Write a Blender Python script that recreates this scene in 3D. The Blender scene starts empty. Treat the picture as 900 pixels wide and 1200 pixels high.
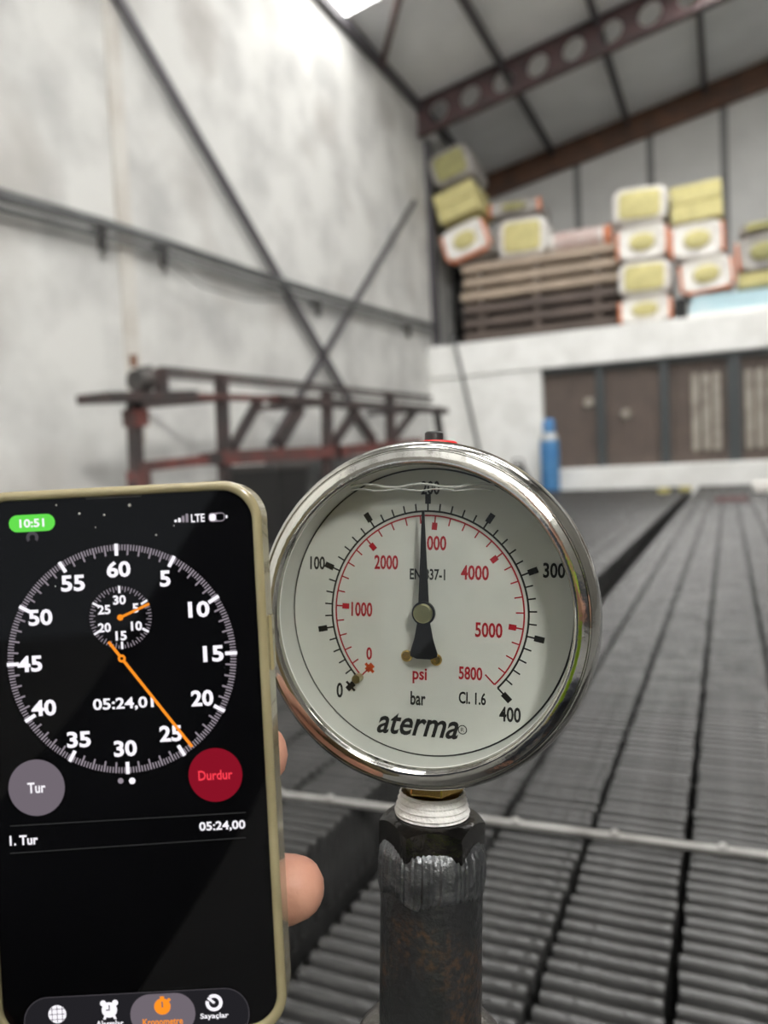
import bpy, math, random
from mathutils import Vector, Matrix
random.seed(7)
S = bpy.context.scene
COL = S.collection
PI = math.pi

# ------------------------------------------------------------------ camera
F = 900.0                       # focal length in pixels of a 900x1200 frame
CAM = Vector((0, 0, .75))
YC = Vector((403, 70, -900)).normalized()          # hall depth (+Y) seen from the camera
ZC = Vector((-.0476, 1, (70 - .0476 * 403) / 900)).normalized()
XC = YC.cross(ZC)
R3 = Matrix((XC, YC, ZC))                          # camera -> world
cd = bpy.data.cameras.new('camera')
cd.sensor_fit = 'HORIZONTAL'; cd.sensor_width = 36; cd.lens = 36
cd.clip_start = .01; cd.clip_end = 100
cd.dof.use_dof = True; cd.dof.focus_distance = .236; cd.dof.aperture_fstop = 12.5
cam = bpy.data.objects.new('camera', cd); COL.objects.link(cam)
cam.matrix_world = Matrix.Translation(CAM) @ R3.to_4x4()
S.camera = cam

# ------------------------------------------------------------------ world, exposure
wd = bpy.data.worlds.new('sky'); S.world = wd; wd.use_nodes = True
wd.node_tree.nodes['Background'].inputs[0].default_value = (.86, .93, 1, 1)
wd.node_tree.nodes['Background'].inputs[1].default_value = 1.0
S.view_settings.view_transform = 'Standard'; S.view_settings.look = 'None'
S.view_settings.gamma = 1; S.view_settings.use_curve_mapping = False
S.view_settings.exposure = -.28
SKYLIGHT = 14.0                 # strength of the daylight in the roof lights
DAYWIN = 240.0                   # strength of the daylight in the side windows

def ray(px, py):
    return R3 @ Vector((px - 450, 600 - py, -F))
def onX(px, py, X): r = ray(px, py); return CAM + r * (X / r.x)
def onY(px, py, Y): r = ray(px, py); return CAM + r * (Y / r.y)
def onZ(px, py, Z): r = ray(px, py); return CAM + r * ((Z - CAM.z) / r.z)
def cw(x, y, z): return CAM + R3 @ Vector((x, y, z))

# ------------------------------------------------------------------ materials
def mat(name, c, rough=.6, metal=0., c2=None, scale=5., mix=(.4, .65), bump=0., bscale=None, stretch=None, detail=6,
        emit=0., c3=None, scale3=1.5, mix3=(.55, .7), spec=.5, coat=0.):
    m = bpy.data.materials.new(name); m.use_nodes = True
    nt = m.node_tree; N = nt.nodes; L = nt.links
    b = N['Principled BSDF']
    b.inputs['Base Color'].default_value = (*c, 1)
    b.inputs['Roughness'].default_value = rough; b.inputs['Metallic'].default_value = metal
    b.inputs['Specular IOR Level'].default_value = spec
    b.inputs['Coat Weight'].default_value = coat
    tc = N.new('ShaderNodeTexCoord'); mp = N.new('ShaderNodeMapping')
    L.new(tc.outputs['Object'], mp.inputs[0])
    if stretch: mp.inputs['Scale'].default_value = stretch
    def noise(sc, d=detail):
        n = N.new('ShaderNodeTexNoise'); n.inputs['Scale'].default_value = sc; n.inputs['Detail'].default_value = d
        L.new(mp.outputs[0], n.inputs[0]); return n
    def ramp(n, lo, hi):
        r = N.new('ShaderNodeMapRange'); r.inputs[1].default_value = lo; r.inputs[2].default_value = hi
        L.new(n.outputs[0], r.inputs[0]); return r
    out = None
    if c2:
        mx = N.new('ShaderNodeMix'); mx.data_type = 'RGBA'
        mx.inputs[6].default_value = (*c, 1); mx.inputs[7].default_value = (*c2, 1)
        L.new(ramp(noise(scale), *mix).outputs[0], mx.inputs[0]); out = mx
        if c3:
            m3 = N.new('ShaderNodeMix'); m3.data_type = 'RGBA'; m3.inputs[7].default_value = (*c3, 1)
            L.new(mx.outputs[2], m3.inputs[6])
            L.new(ramp(noise(scale3, 3), *mix3).outputs[0], m3.inputs[0]); out = m3
        L.new(out.outputs[2], b.inputs['Base Color'])
    if bump:
        bp = N.new('ShaderNodeBump'); bp.inputs['Strength'].default_value = bump; bp.inputs['Distance'].default_value = .01
        L.new(noise(bscale or scale * 3).outputs[0], bp.inputs['Height']); L.new(bp.outputs[0], b.inputs['Normal'])
    if emit:
        b.inputs['Emission Color'].default_value = (*c, 1); b.inputs['Emission Strength'].default_value = emit
    return m

def glow(name, c, s=1.):
    m = bpy.data.materials.new(name); m.use_nodes = True; nt = m.node_tree; nt.nodes.clear()
    e = nt.nodes.new('ShaderNodeEmission'); e.inputs[0].default_value = (*c, 1); e.inputs[1].default_value = s
    o = nt.nodes.new('ShaderNodeOutputMaterial'); nt.links.new(e.outputs[0], o.inputs[0]); return m

def pane(name, tint=(1, 1, 1), rough=.02, ior=1.45):
    m = bpy.data.materials.new(name); m.use_nodes = True; nt = m.node_tree; nt.nodes.clear()
    t = nt.nodes.new('ShaderNodeBsdfTransparent'); t.inputs[0].default_value = (*tint, 1)
    g = nt.nodes.new('ShaderNodeBsdfGlossy'); g.inputs['Roughness'].default_value = rough
    f = nt.nodes.new('ShaderNodeFresnel'); f.inputs[0].default_value = ior
    x = nt.nodes.new('ShaderNodeMixShader'); o = nt.nodes.new('ShaderNodeOutputMaterial')
    nt.links.new(f.outputs[0], x.inputs[0]); nt.links.new(t.outputs[0], x.inputs[1]); nt.links.new(g.outputs[0], x.inputs[2])
    nt.links.new(x.outputs[0], o.inputs[0]); return m

M = dict(
    plaster=mat('aged plaster', (.60, .60, .58), .9, c2=(.43, .43, .42), scale=1.5, mix=(.42, .68), bump=.3, bscale=9, c3=(.38, .365, .345), scale3=.8, mix3=(.56, .78)),
    darkwall=mat('darkened concrete wall', (.20, .195, .18), .85, c2=(.14, .135, .125), scale=1.2),  # unseen walls, colour darkened so the gauge bezel reflects less light
    white=mat('white paint', (.86, .86, .84), .7, c2=(.76, .76, .735), scale=2.5, bump=.2, bscale=12),
    concrete=mat('concrete', (.13, .13, .125), .75, c2=(.09, .09, .088), scale=2),
    sheet=mat('grey roof sheet', (.78, .79, .80), .6, c2=(.71, .72, .73), scale=1.2),
    backsheet=mat('grey wall sheet', (.74, .74, .725), .7, c2=(.68, .68, .665), scale=1.4),
    joint=mat('dark joint', (.27, .27, .27), .8),
    oxide=mat('red oxide steel', (.085, .047, .047), .6, c2=(.055, .038, .038), scale=4),
    brownbeam=mat('brown steel', (.17, .085, .052), .6, c2=(.10, .06, .045), scale=3),
    purlin=mat('dark purlin', (.075, .07, .078), .6),
    brown=mat('brown gate sheet', (.125, .095, .08), .55, c2=(.10, .078, .068), scale=3),
    gatepost=mat('dark gate post', (.045, .052, .055), .5),
    slit=mat('daylight toned glazing', (.36, .33, .28), .5, c2=(.24, .21, .18), scale=6),  # pale colour stands for daylight through the slits; gate bosses share it
    slat=mat('dark painted steel slat', (.024, .024, .024), .20, .3, c2=(.06, .06, .059), spec=.65, scale=14, mix=(.35, .75), bump=.3, bscale=60),
    bearer=mat('black steel bearer', (.012, .012, .012), .7),
    flat=mat('bare flat steel', (.34, .335, .32), .42, .6, c2=(.22, .21, .2), scale=20),
    darksteel=mat('dark steel', (.05, .05, .05), .55, .3, c2=(.08, .07, .065), scale=8),
    rackred=mat('red painted steel', (.15, .048, .042), .6, c2=(.085, .045, .042), scale=6, mix=(.45, .6)),
    rackdark=mat('dark painted rack', (.04, .034, .034), .6, c2=(.06, .038, .036), scale=5),
    tray=mat('grey conduit', (.11, .115, .115), .6, c2=(.075, .075, .075), scale=5),
    rust=mat('rust stained strip', (.56, .545, .51), .85, c2=(.47, .44, .40), scale=2.5),
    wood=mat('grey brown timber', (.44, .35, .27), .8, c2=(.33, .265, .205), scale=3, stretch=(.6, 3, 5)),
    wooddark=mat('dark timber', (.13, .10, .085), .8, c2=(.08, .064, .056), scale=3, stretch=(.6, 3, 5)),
    wool=mat('yellow glass wool', (.62, .56, .26), .95, c2=(.52, .47, .22), scale=7, bump=.6, bscale=30),
    wooldark=mat('greenish glass wool', (.36, .34, .15), .95, c2=(.27, .26, .12), scale=7, bump=.6, bscale=30),
    bag=mat('white plastic wrap', (.78, .76, .72), .4, c2=(.66, .63, .60), scale=6),
    bagdull=mat('dull plastic wrap', (.40, .38, .35), .5, c2=(.30, .28, .27), scale=6),  # duller, darker copy of the white wrap
    orange=mat('orange print', (.66, .22, .10), .5),
    pinkred=mat('faded red print', (.50, .36, .33), .5, c2=(.58, .50, .47), scale=10),
    paleblue=mat('pale blue foam board', (.45, .62, .68), .7, c2=(.55, .66, .70), scale=2),
    bluepaint=mat('blue cylinder paint', (.055, .20, .45), .4, c2=(.08, .24, .47), scale=6),
    bluegrey=mat('grey cylinder shoulder', (.45, .47, .47), .5),
    black=mat('black rubber', (.012, .012, .012), .45),
    yellow=mat('yellow plastic', (.42, .37, .12), .5),
    redbrown=mat('red brown rag', (.085, .04, .04), .8),
    chrome=mat('polished stainless steel', (.50, .49, .455), .12, 1., bump=.04, bscale=90),
    steelcase=mat('brushed stainless steel', (.55, .54, .52), .28, 1.),
    dial=mat('white dial enamel', (.70, .71, .68), .5, c2=(.63, .64, .615), scale=40, mix=(.5, .75)),
    dialblack=mat('black dial print', (.008, .008, .008), .5),
    dialred=mat('red dial print', (.42, .008, .02), .5),
    zeroorange=mat('orange zero mark', (.65, .09, .02), .5),
    needle=mat('black needle paint', (.006, .006, .007), .35),
    brass=mat('brass', (.62, .43, .14), .25, 1., c2=(.5, .33, .1), scale=40),
    brassgreen=mat('pale brass', (.50, .48, .27), .3, 1.),
    gasket=mat('black gasket', (.006, .006, .006), .3),
    gglass=pane('gauge glass', (.69, .70, .68), ior=1.33),
    meniscus=mat('liquid surface edge', (.72, .73, .70), .08, .3),
    red=mat('red rubber', (.70, .012, .012), .4),
    tape=mat('white thread tape', (.82, .81, .78), .6, bump=.5, bscale=160),
    nut=mat('oiled black nut', (.022, .021, .02), .18, .8, c2=(.06, .052, .045), scale=60, mix=(.5, .7), bump=.15, bscale=90),
    pipe=mat('black mill scale pipe', (.030, .031, .032), .38, .6, c2=(.10, .058, .034), scale=420, mix=(.46, .68), bump=.15, bscale=300, c3=(.026, .027, .028), scale3=24, mix3=(.37, .47)),
    weld=mat('grey weld metal', (.13, .135, .14), .32, .8, c2=(.06, .062, .065), scale=70, bump=.4, bscale=130),
    header=mat('grey steel header', (.22, .21, .195), .28, .85, c2=(.10, .09, .08), scale=45, bump=.3, bscale=100),
    phonecase=mat('yellowed clear case', (.38, .33, .19), .2, c2=(.27, .225, .12), scale=25, coat=.4),
    phonebody=mat('black phone body', (.006, .006, .007), .3),
    screen=mat('black phone glass', (.0025, .0025, .003), .05, spec=.16),
    skin=mat('skin', (.63, .33, .23), .5, c2=(.56, .27, .19), scale=55, bump=.08, bscale=300),
    nail=mat('fingernail', (.68, .42, .34), .3),
    hivis=mat('lime yellow hi-vis cloth', (.50, .78, .03), .7, c2=(.42, .70, .02), scale=8),
    reflect=mat('silver reflective tape', (.7, .7, .7), .3, .6),
    trouser=mat('dark work trousers', (.03, .035, .05), .85),
    hair=mat('dark hair', (.015, .012, .01), .7),
    shoe=mat('black work shoe', (.015, .014, .013), .5),
    uiwhite=glow('lit white pixels', (.93, .90, .95), 1.35),
    uigrey=glow('lit grey pixels', (.30, .26, .30), 1.25),
    uidim=glow('lit dim grey pixels', (.115, .105, .12), .8),
    uibutton=glow('lit mauve grey pixels', (.16, .135, .16), 1.25),
    uibar=glow('lit dark grey pixels', (.020, .019, .023), 1.),
    uiline=glow('lit line pixels', (.05, .05, .05), 1.),
    uiorange=glow('lit orange pixels', (1., .30, .02), 1.25),
    uigreen=glow('lit green pixels', (.13, .72, .08), 1.25),
    uidred=glow('lit dark red pixels', (.24, .006, .018), 1.25),
    uired=glow('lit red pixels', (1., .05, .08), 1.25),
    sky=glow('daylit translucent roof light', (1., .985, .955), SKYLIGHT),
    daywin=glow('daylit window sheet', (1., .98, .94), DAYWIN),
)

# ------------------------------------------------------------------ mesh helpers
def tag(o, label=None, cat=None, group=None, kind=None):
    if label: o['label'] = label
    if cat: o['category'] = cat
    if group: o['group'] = group
    if kind: o['kind'] = kind
    return o

def thing(name, loc, label, cat, group=None, kind=None, mw=None):
    o = bpy.data.objects.new(name, None); COL.objects.link(o)
    o.empty_display_size = .05
    o.matrix_world = mw if mw is not None else Matrix.Translation(Vector(loc))
    o['_w'] = 1
    return tag(o, label, cat, group, kind)

class G:
    def __init__(s): s.v = []; s.f = []
    def add(s, vs, fs):
        o = len(s.v); s.v += [tuple(v) for v in vs]; s.f += [tuple(i + o for i in f) for f in fs]; return s
    def box(s, c, d, rot=None, bev=0.):
        c = Vector(c); hx, hy, hz = d[0] / 2, d[1] / 2, d[2] / 2
        vs = [Vector((x, y, z)) for x in (-hx, hx) for y in (-hy, hy) for z in (-hz, hz)]
        if rot is not None: vs = [rot @ v for v in vs]
        return s.add([v + c for v in vs], [(0, 1, 3, 2), (4, 6, 7, 5), (0, 4, 5, 1), (2, 3, 7, 6), (0, 2, 6, 4), (1, 5, 7, 3)])
    def lo(s, a, b):
        return s.box([(p + q) / 2 for p, q in zip(a, b)], [abs(q - p) for p, q in zip(a, b)])
    def bar(s, a, b, w, h, up=(0, 0, 1)):
        a, b = Vector(a), Vector(b); d = (b - a).normalized(); u = Vector(up)
        x = d.cross(u)
        if x.length < 1e-4: x = d.cross(Vector((0, 1, 0)))
        x.normalize(); z = x.cross(d)
        vs = [p + x * (i * w / 2) + z * (j * h / 2) for p in (a, b) for i, j in ((-1, -1), (1, -1), (1, 1), (-1, 1))]
        return s.add(vs, [(0, 1, 2, 3), (7, 6, 5, 4), (0, 4, 5, 1), (1, 5, 6, 2), (2, 6, 7, 3), (3, 7, 4, 0)])
    def tube(s, pts, r, n=12, cap=True):
        pts = [Vector(p) for p in pts]; rs = r if isinstance(r, (list, tuple)) else [r] * len(pts)
        vs = []; fs = []; ref = None
        for i, p in enumerate(pts):
            d = (pts[min(i + 1, len(pts) - 1)] - pts[max(i - 1, 0)]).normalized()
            if ref is None:
                ref = d.orthogonal().normalized()
            ref = (ref - d * ref.dot(d)).normalized(); q = d.cross(ref)
            vs += [p + (ref * math.cos(2 * PI * k / n) + q * math.sin(2 * PI * k / n)) * rs[i] for k in range(n)]
        for i in range(len(pts) - 1):
            for k in range(n):
                a, b = i * n + k, i * n + (k + 1) % n; fs.append((a, b, b + n, a + n))
        if cap: fs += [tuple(range(n))[::-1], tuple(range((len(pts) - 1) * n, len(pts) * n))]
        return s.add(vs, fs)
    def lathe(s, prof, n=48, axis='z', c=(0, 0, 0), closed=False, a0=0., a1=2 * PI):
        full = abs(a1 - a0 - 2 * PI) < 1e-6; m = n if full else n + 1
        vs = []; fs = []; k = len(prof)
        for i in range(m):
            a = a0 + (a1 - a0) * i / n; ca, sa = math.cos(a), math.sin(a)
            for r, h in prof:
                v = (r * ca, r * sa, h) if axis == 'z' else (r * ca, h, r * sa)
                vs.append((v[0] + c[0], v[1] + c[1], v[2] + c[2]))
        for i in range(n):
            for j in range(k if closed else k - 1):
                a = i * k + j; b = ((i + 1) % m) * k + j; a2 = i * k + (j + 1) % k; b2 = ((i + 1) % m) * k + (j + 1) % k
                fs.append((a, b, b2, a2) if axis == 'z' else (a, a2, b2, b))
        return s.add(vs, fs)
    def prism(s, poly, y0, y1):                       # polygon in (x, z), extruded along y
        n = len(poly)
        vs = [(x, y0, z) for x, z in poly] + [(x, y1, z) for x, z in poly]
        return s.add(vs, [tuple(range(n)), tuple(range(2 * n - 1, n - 1, -1))] + [(i, i + n, (i + 1) % n + n, (i + 1) % n) for i in range(n)])
    def flat(s, poly, y=0.):
        return s.add([(x, y, z) for x, z in poly], [tuple(range(len(poly)))])
    def build(s, name, m, parent=None, smooth=False, local=False, bevel=0., label=None, seg=2):
        me = bpy.data.meshes.new(name); me.from_pydata(s.v, [], s.f); me.update()
        return obj(name, me, m, parent, smooth, local, bevel, label, seg)

def obj(name, me, m, parent=None, smooth=False, local=False, bevel=0., label=None, seg=2):
    o = bpy.data.objects.new(name, me); COL.objects.link(o)
    if not me.materials: me.materials.append(M[m] if isinstance(m, str) else m)
    if smooth:
        for p in me.polygons: p.use_smooth = True
        me.set_sharp_from_angle(angle=math.radians(38))
    if parent is not None:
        o.parent = parent
        if not local and parent.get('_w'): o.matrix_parent_inverse = parent.matrix_basis.inverted()
    if bevel:
        b = o.modifiers.new('bevel', 'BEVEL'); b.width = bevel; b.segments = seg; b.limit_method = 'ANGLE'
    if label: o['label'] = label
    return o

def struct(name, g, m, parent=None, **k):
    o = g.build(name, m, parent, **k)
    if parent is None: o['kind'] = 'structure'
    return o

def circ(cx, cz, r, n=32, a0=0.): return [(cx + r * math.cos(a0 + 2 * PI * i / n), cz + r * math.sin(a0 + 2 * PI * i / n)) for i in range(n)]
def rrect(x0, z0, x1, z1, r, n=8):
    p = []
    for cx, cz, a in ((x1 - r, z1 - r, 0), (x0 + r, z1 - r, 90), (x0 + r, z0 + r, 180), (x1 - r, z0 + r, 270)):
        p += [(cx + r * math.cos(math.radians(a + 90 * i / n)), cz + r * math.sin(math.radians(a + 90 * i / n))) for i in range(n + 1)]
    return p

def textpart(name, m, parent, *a, **k):
    g = G(); text(g, *a, **k); return g.build(name, m, parent, False, True)
def text(g, s, cx, cz, w=None, h=.01, bold=0., shear=0., y=0., rot=0., just=0.):
    """flat lettering s centred on (cx, cz), height h of a digit, squeezed to width w"""
    cu = bpy.data.curves.new('lettering', 'FONT'); cu.body = s; cu.size = 1; cu.offset = bold; cu.shear = shear
    cu.align_x = 'LEFT'; cu.resolution_u = 3
    o = bpy.data.objects.new('lettering', cu); me = bpy.data.meshes.new_from_object(o)
    vs = [v.co.copy() for v in me.vertices]; fs = [tuple(p.vertices) for p in me.polygons]
    bpy.data.objects.remove(o); bpy.data.curves.remove(cu); bpy.data.meshes.remove(me)
    x0, x1 = min(v.x for v in vs), max(v.x for v in vs); z0, z1 = min(v.y for v in vs), max(v.y for v in vs)
    kz = h / (z1 - z0); kx = (w / (x1 - x0)) if w else kz
    ca, sa = math.cos(rot), math.sin(rot); out = []
    for v in vs:
        X = (v.x - (x0 + x1) / 2) * kx; Z = (v.y - (z0 + z1) / 2) * kz
        out.append((cx + X * ca - Z * sa, y, cz + X * sa + Z * ca))
    g.add(out, fs)

# ================================================================== SETTING
XW, Y1, YB = -5.15, 13.8, 18.2        # left wall, mezzanine front, back wall
XR, YF = 6.0, -9.0                    # right wall and front wall, behind the camera
def roofz(x): return 7.50 + .191 * (x - XW)

fl = struct('floor', G().lo((XW - .2, YF, -.1), (XR + .2, YB + .2, 0)), 'concrete')
wl = struct('wall_left', G().lo((XW - .3, YF, 0), (XW, YB + .2, roofz(XW) + .1)), 'plaster')
# faint vertical rust strip / pilaster on the left wall
struct('rust_strip', G().lo((XW - .02, 5.68, 1.1), (XW + .035, 5.86, 5.2)), 'rust', wl)

wb = struct('wall_back', G().lo((XW, YB + .03, 0), (XR, YB + .2, 9.6)), 'joint')
xs = [XW, -3.0, -1.42, .06, 1.55, 3.0, 4.5, XR]
for a, b in zip(xs, xs[1:]):
    G().lo((a + .08, YB - .01, 2.9), (b - .08, YB + .05, 9.4)).build('sheet_panel', 'backsheet', wb)

# lower back wall: white plaster, opening with brown gate, low white sill, white floor edge beam above
gx0, gx1 = -3.02, 4.6
wm = struct('wall_lower_back', G().lo((XW, Y1 + .02, 0), (gx0, Y1 + .3, 2.5)), 'white')
struct('mezzanine_beam', G().lo((XW, Y1 - .02, 2.39), (XR, Y1 + .3, 3.0)), 'white', wm, bevel=.02)
struct('sill_wall', G().lo((gx0, Y1 - .12, 0), (gx1, Y1 + .3, .60)), 'white', wm, bevel=.02)
struct('end_wall', G().lo((gx1, Y1 + .02, 0), (XR, Y1 + .3, 2.4)), 'white', wm)
struct('mezzanine_slab', G().lo((XW, Y1 + .3, 2.78), (XR, YB, 3.0)), 'concrete', wm)

posts = [onY(p, 490, Y1).x for p in (703.5, 779, 861)]
edges = [gx0] + posts + [posts[-1] + 1.3, posts[-1] + 2.6, gx1]
d1 = tag(bpy.data.objects.new('door_1', None), kind='structure'); COL.objects.link(d1)
d1.location = ((gx0 + gx1) / 2, Y1 + .2, .6); d1['_w'] = 1
d1['label'] = 'brown folding sheet gate with dark posts in the back wall'
for i, (a, b) in enumerate(zip(edges, edges[1:])):
    pn = thing  # noqa
    g = G(); n = max(4, int((b - a) / .12)); w = (b - a) / n
    vs = []; fs = []
    for k in range(n):                                   # shallow trapezoid corrugation
        for t, dy in ((0, 0), (.25, .02), (.5, .02), (.75, 0)):
            vs.append((a + (k + t) * w, Y1 + .18 - dy, .60))
    vs.append((b, Y1 + .18, .60)); m_ = len(vs)
    vs += [(x, y, 2.40) for x, y, z in vs]
    fs = [(k, k + 1, k + 1 + m_, k + m_) for k in range(m_ - 1)]
    g.add(vs, fs); p = g.build('gate_panel', 'brown', d1)
    if i:
        G().lo((a - .10 if i == 3 else a - .075, Y1 + .08, .60), (a + .10 if i == 3 else a + .075, Y1 + .2, 2.40)).build('gate_post', 'gatepost', d1)
    if i in (2, 3, 4):
        z0, z1 = .78, 2.1
        base = a + (.42 if i == 2 else .16)
        for k in range(4):
            x = base + k * .165
            if x + .12 > b - .1: break
            g = G(); g.prism([(x + q, z) for q, z in ((0, z0 + .05), (.06, z0), (.12, z0 + .05), (.12, z1 - .05), (.06, z1), (0, z1 - .05))], Y1 + .135, Y1 + .16)
            g.build('glazing_slit', 'slit', p)
G().lo((gx0, Y1 + .06, 2.30), (gx1, Y1 + .2, 2.40)).build('gate_rail', 'gatepost', d1)
for px, py in ((690, 472), (733, 485)):
    q = onY(px, py, Y1 + .14)
    G().lathe([(0, -.03), (.07, -.025), (.09, 0), (.07, .01)], 16, 'y', (q.x, Y1 + .14, q.z)).build('gate_boss', 'slit', d1, smooth=True)

# roof: sheets between purlins, openings for the roof lights
ce = tag(bpy.data.objects.new('ceiling', None), kind='structure'); COL.objects.link(ce)
ce.location = (0, 4.6, 8.3); ce['_w'] = 1; ce['label'] = 'grey sheet roof rising to the right on dark purlins'
px_ = [XW, -3.50, -1.86, -.29, 1.25, 2.80, 4.40, XR]
yb_ = [YF, -5.6, -2.4, .8, 4.0, 7.3, 10.72, Y1, YB + .2]
lights = {(0, 5), (2, 4), (2, 5), (2, 2), (4, 6), (4, 4), (4, 2), (5, 5), (3, 6)}  # only the leftmost is in view; the others are added to brighten the hall
wn = 1
for i, (a, b) in enumerate(zip(px_, px_[1:])):
    for j, (c, d) in enumerate(zip(yb_, yb_[1:])):
        vs = [(x, y, roofz(x) + t) for t in (0, .06) for x, y in ((a, c), (b, c), (b, d), (a, d))]
        fs = [(3, 2, 1, 0), (4, 5, 6, 7), (0, 1, 5, 4), (1, 2, 6, 5), (2, 3, 7, 6), (3, 0, 4, 7)]
        if (i, j) in lights:
            o = G().add(vs, fs).build('window_%d' % wn, 'sky'); wn += 1
            tag(o, 'bright translucent roof light sheet, of a set mostly added to light the hall', kind='structure')
        else:
            G().add(vs, fs).build('roof_sheet', 'sheet', ce)
for x in px_[1:-1]:
    G().bar((x, YF, roofz(x) - .07), (x, YB, roofz(x) - .07), .10, .14).build('purlin', 'purlin', ce)
G().bar((XW + .05, YF, roofz(XW) - .08), (XW + .05, YB, roofz(XW) - .08), .1, .16).build('eaves_purlin', 'purlin', ce)
a = onY(480, 0, 10.75); b = onX(440, 80, XW + .1)
G().tube([(-4.05, 10.5, roofz(-4.05) - .16), (XW + .1, 12.0, roofz(XW) - .12)], .05, 8).build('roof_brace', 'oxide', ce)

# castellated rafter with round holes, one every bay
def rafter(y, name, mt, holes=True, depth=.58, drop=.03):
    root = thing(name, (XW, y, roofz(XW)), None, None)
    sl = .185; L = XR - XW; n = int(L / .612) if holes else 1
    web = G(); w = L / n
    def P(x, z, yy): return (XW + x, y + yy, roofz(XW + x) - drop - depth + z)
    for k in range(n):
        x0 = k * w
        if not holes:
            web.add([P(x0, 0, -.01), P(x0 + w, 0, -.01), P(x0 + w, depth, -.01), P(x0, depth, -.01),
                     P(x0, 0, .01), P(x0 + w, 0, .01), P(x0 + w, depth, .01), P(x0, depth, .01)], [(0, 1, 2, 3), (7, 6, 5, 4)]); continue
        N = 24; r = .185; cx, cz = x0 + w * .67, depth * .5
        for yy in (-.008, .008):
            inn = []; out = []
            for q in range(N):
                t = 2 * PI * q / N; dx, dz = math.cos(t), math.sin(t)
                inn.append(P(cx + r * dx, cz + r * dz, yy))
                kx = ((x0 + w - cx) if dx > 0 else (cx - x0)) / max(abs(dx), 1e-6); kz = (depth / 2) / max(abs(dz), 1e-6)
                kk = min(kx, kz); out.append(P(cx + kk * dx, cz + kk * dz, yy))
            fs = [(q, (q + 1) % N, N + (q + 1) % N, N + q) for q in range(N)]
            web.add(inn + out, fs)
            crn = [(x0, 0), (x0 + w, 0), (x0 + w, depth), (x0, depth)]
            for (ux, uz) in crn:
                ang = math.atan2(uz - cz, ux - cx) % (2 * PI); q = int(ang / (2 * PI / N)) % N
                web.add([out[q], out[(q + 1) % N], P(ux, uz, yy)], [(0, 1, 2)])
    web.build('web', mt, root)
    for z in (0, depth):
        G().bar(P(0, z, 0), P(L, z, 0), .16, .03).build('flange', mt, root)
    root['kind'] = 'structure'; return root
r1 = rafter(Y1, 'trim_1', 'oxide'); r1['label'] = 'red oxide castellated roof beam with round holes'
r2 = rafter(YB - .15, 'trim_2', 'brownbeam', False, .50, .02); r2['label'] = 'brown solid beam along the top of the back wall'
for k, y in enumerate((8.4, 3.0, -2.4)):
    r = rafter(y, 'trim_%d' % (k + 4), 'oxide', True, .5, .14); r['label'] = 'red oxide roof beam nearer the camera, above the frame'
# hall column in the corner below the rafter
g = G().lo((XW, Y1 + .28, 3.0), (XW + .10, Y1 + .5, 6.9)); c = g.build('trim_3', 'purlin'); tag(c, 'dark steel corner column between left wall and mezzanine', kind='structure')

# right wall with window band, front wall with open gateway (both behind the camera)
WY0, WY1, WZ0, WZ1 = -7.7, -4.5, 6.5, 8.1
wr = struct('wall_right', G().lo((XR, YF, 0), (XR + .2, YB + .2, WZ0)).lo((XR, YF, WZ1), (XR + .2, YB + .2, 9.6)).lo((XR, WY1, WZ0), (XR + .2, YB + .2, WZ1)).lo((XR, YF, WZ0), (XR + .2, WY0, WZ1)), 'darkwall')
for k in range(3):
    y = WY0 + k * 3.2 / 3
    o = G().lo((XR + .05, y, WZ0), (XR + .1, y + 1.0, WZ1)).build('window_%d' % wn, 'daywin'); wn += 1
    tag(o, 'daylit translucent window sheet high in the right wall', kind='structure')
    G().lo((XR, y + 1.0, WZ0), (XR + .15, y + 3.2 / 3, WZ1)).build('mullion', 'white', wr)
wf = struct('wall_front', G().lo((XW, YF - .2, 0), (-1.5, YF, 9.6)).lo((2.0, YF - .2, 0), (XR, YF, 9.6)).lo((-1.5, YF - .2, 3.2), (2.0, YF, 9.6)), 'darkwall')

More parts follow.
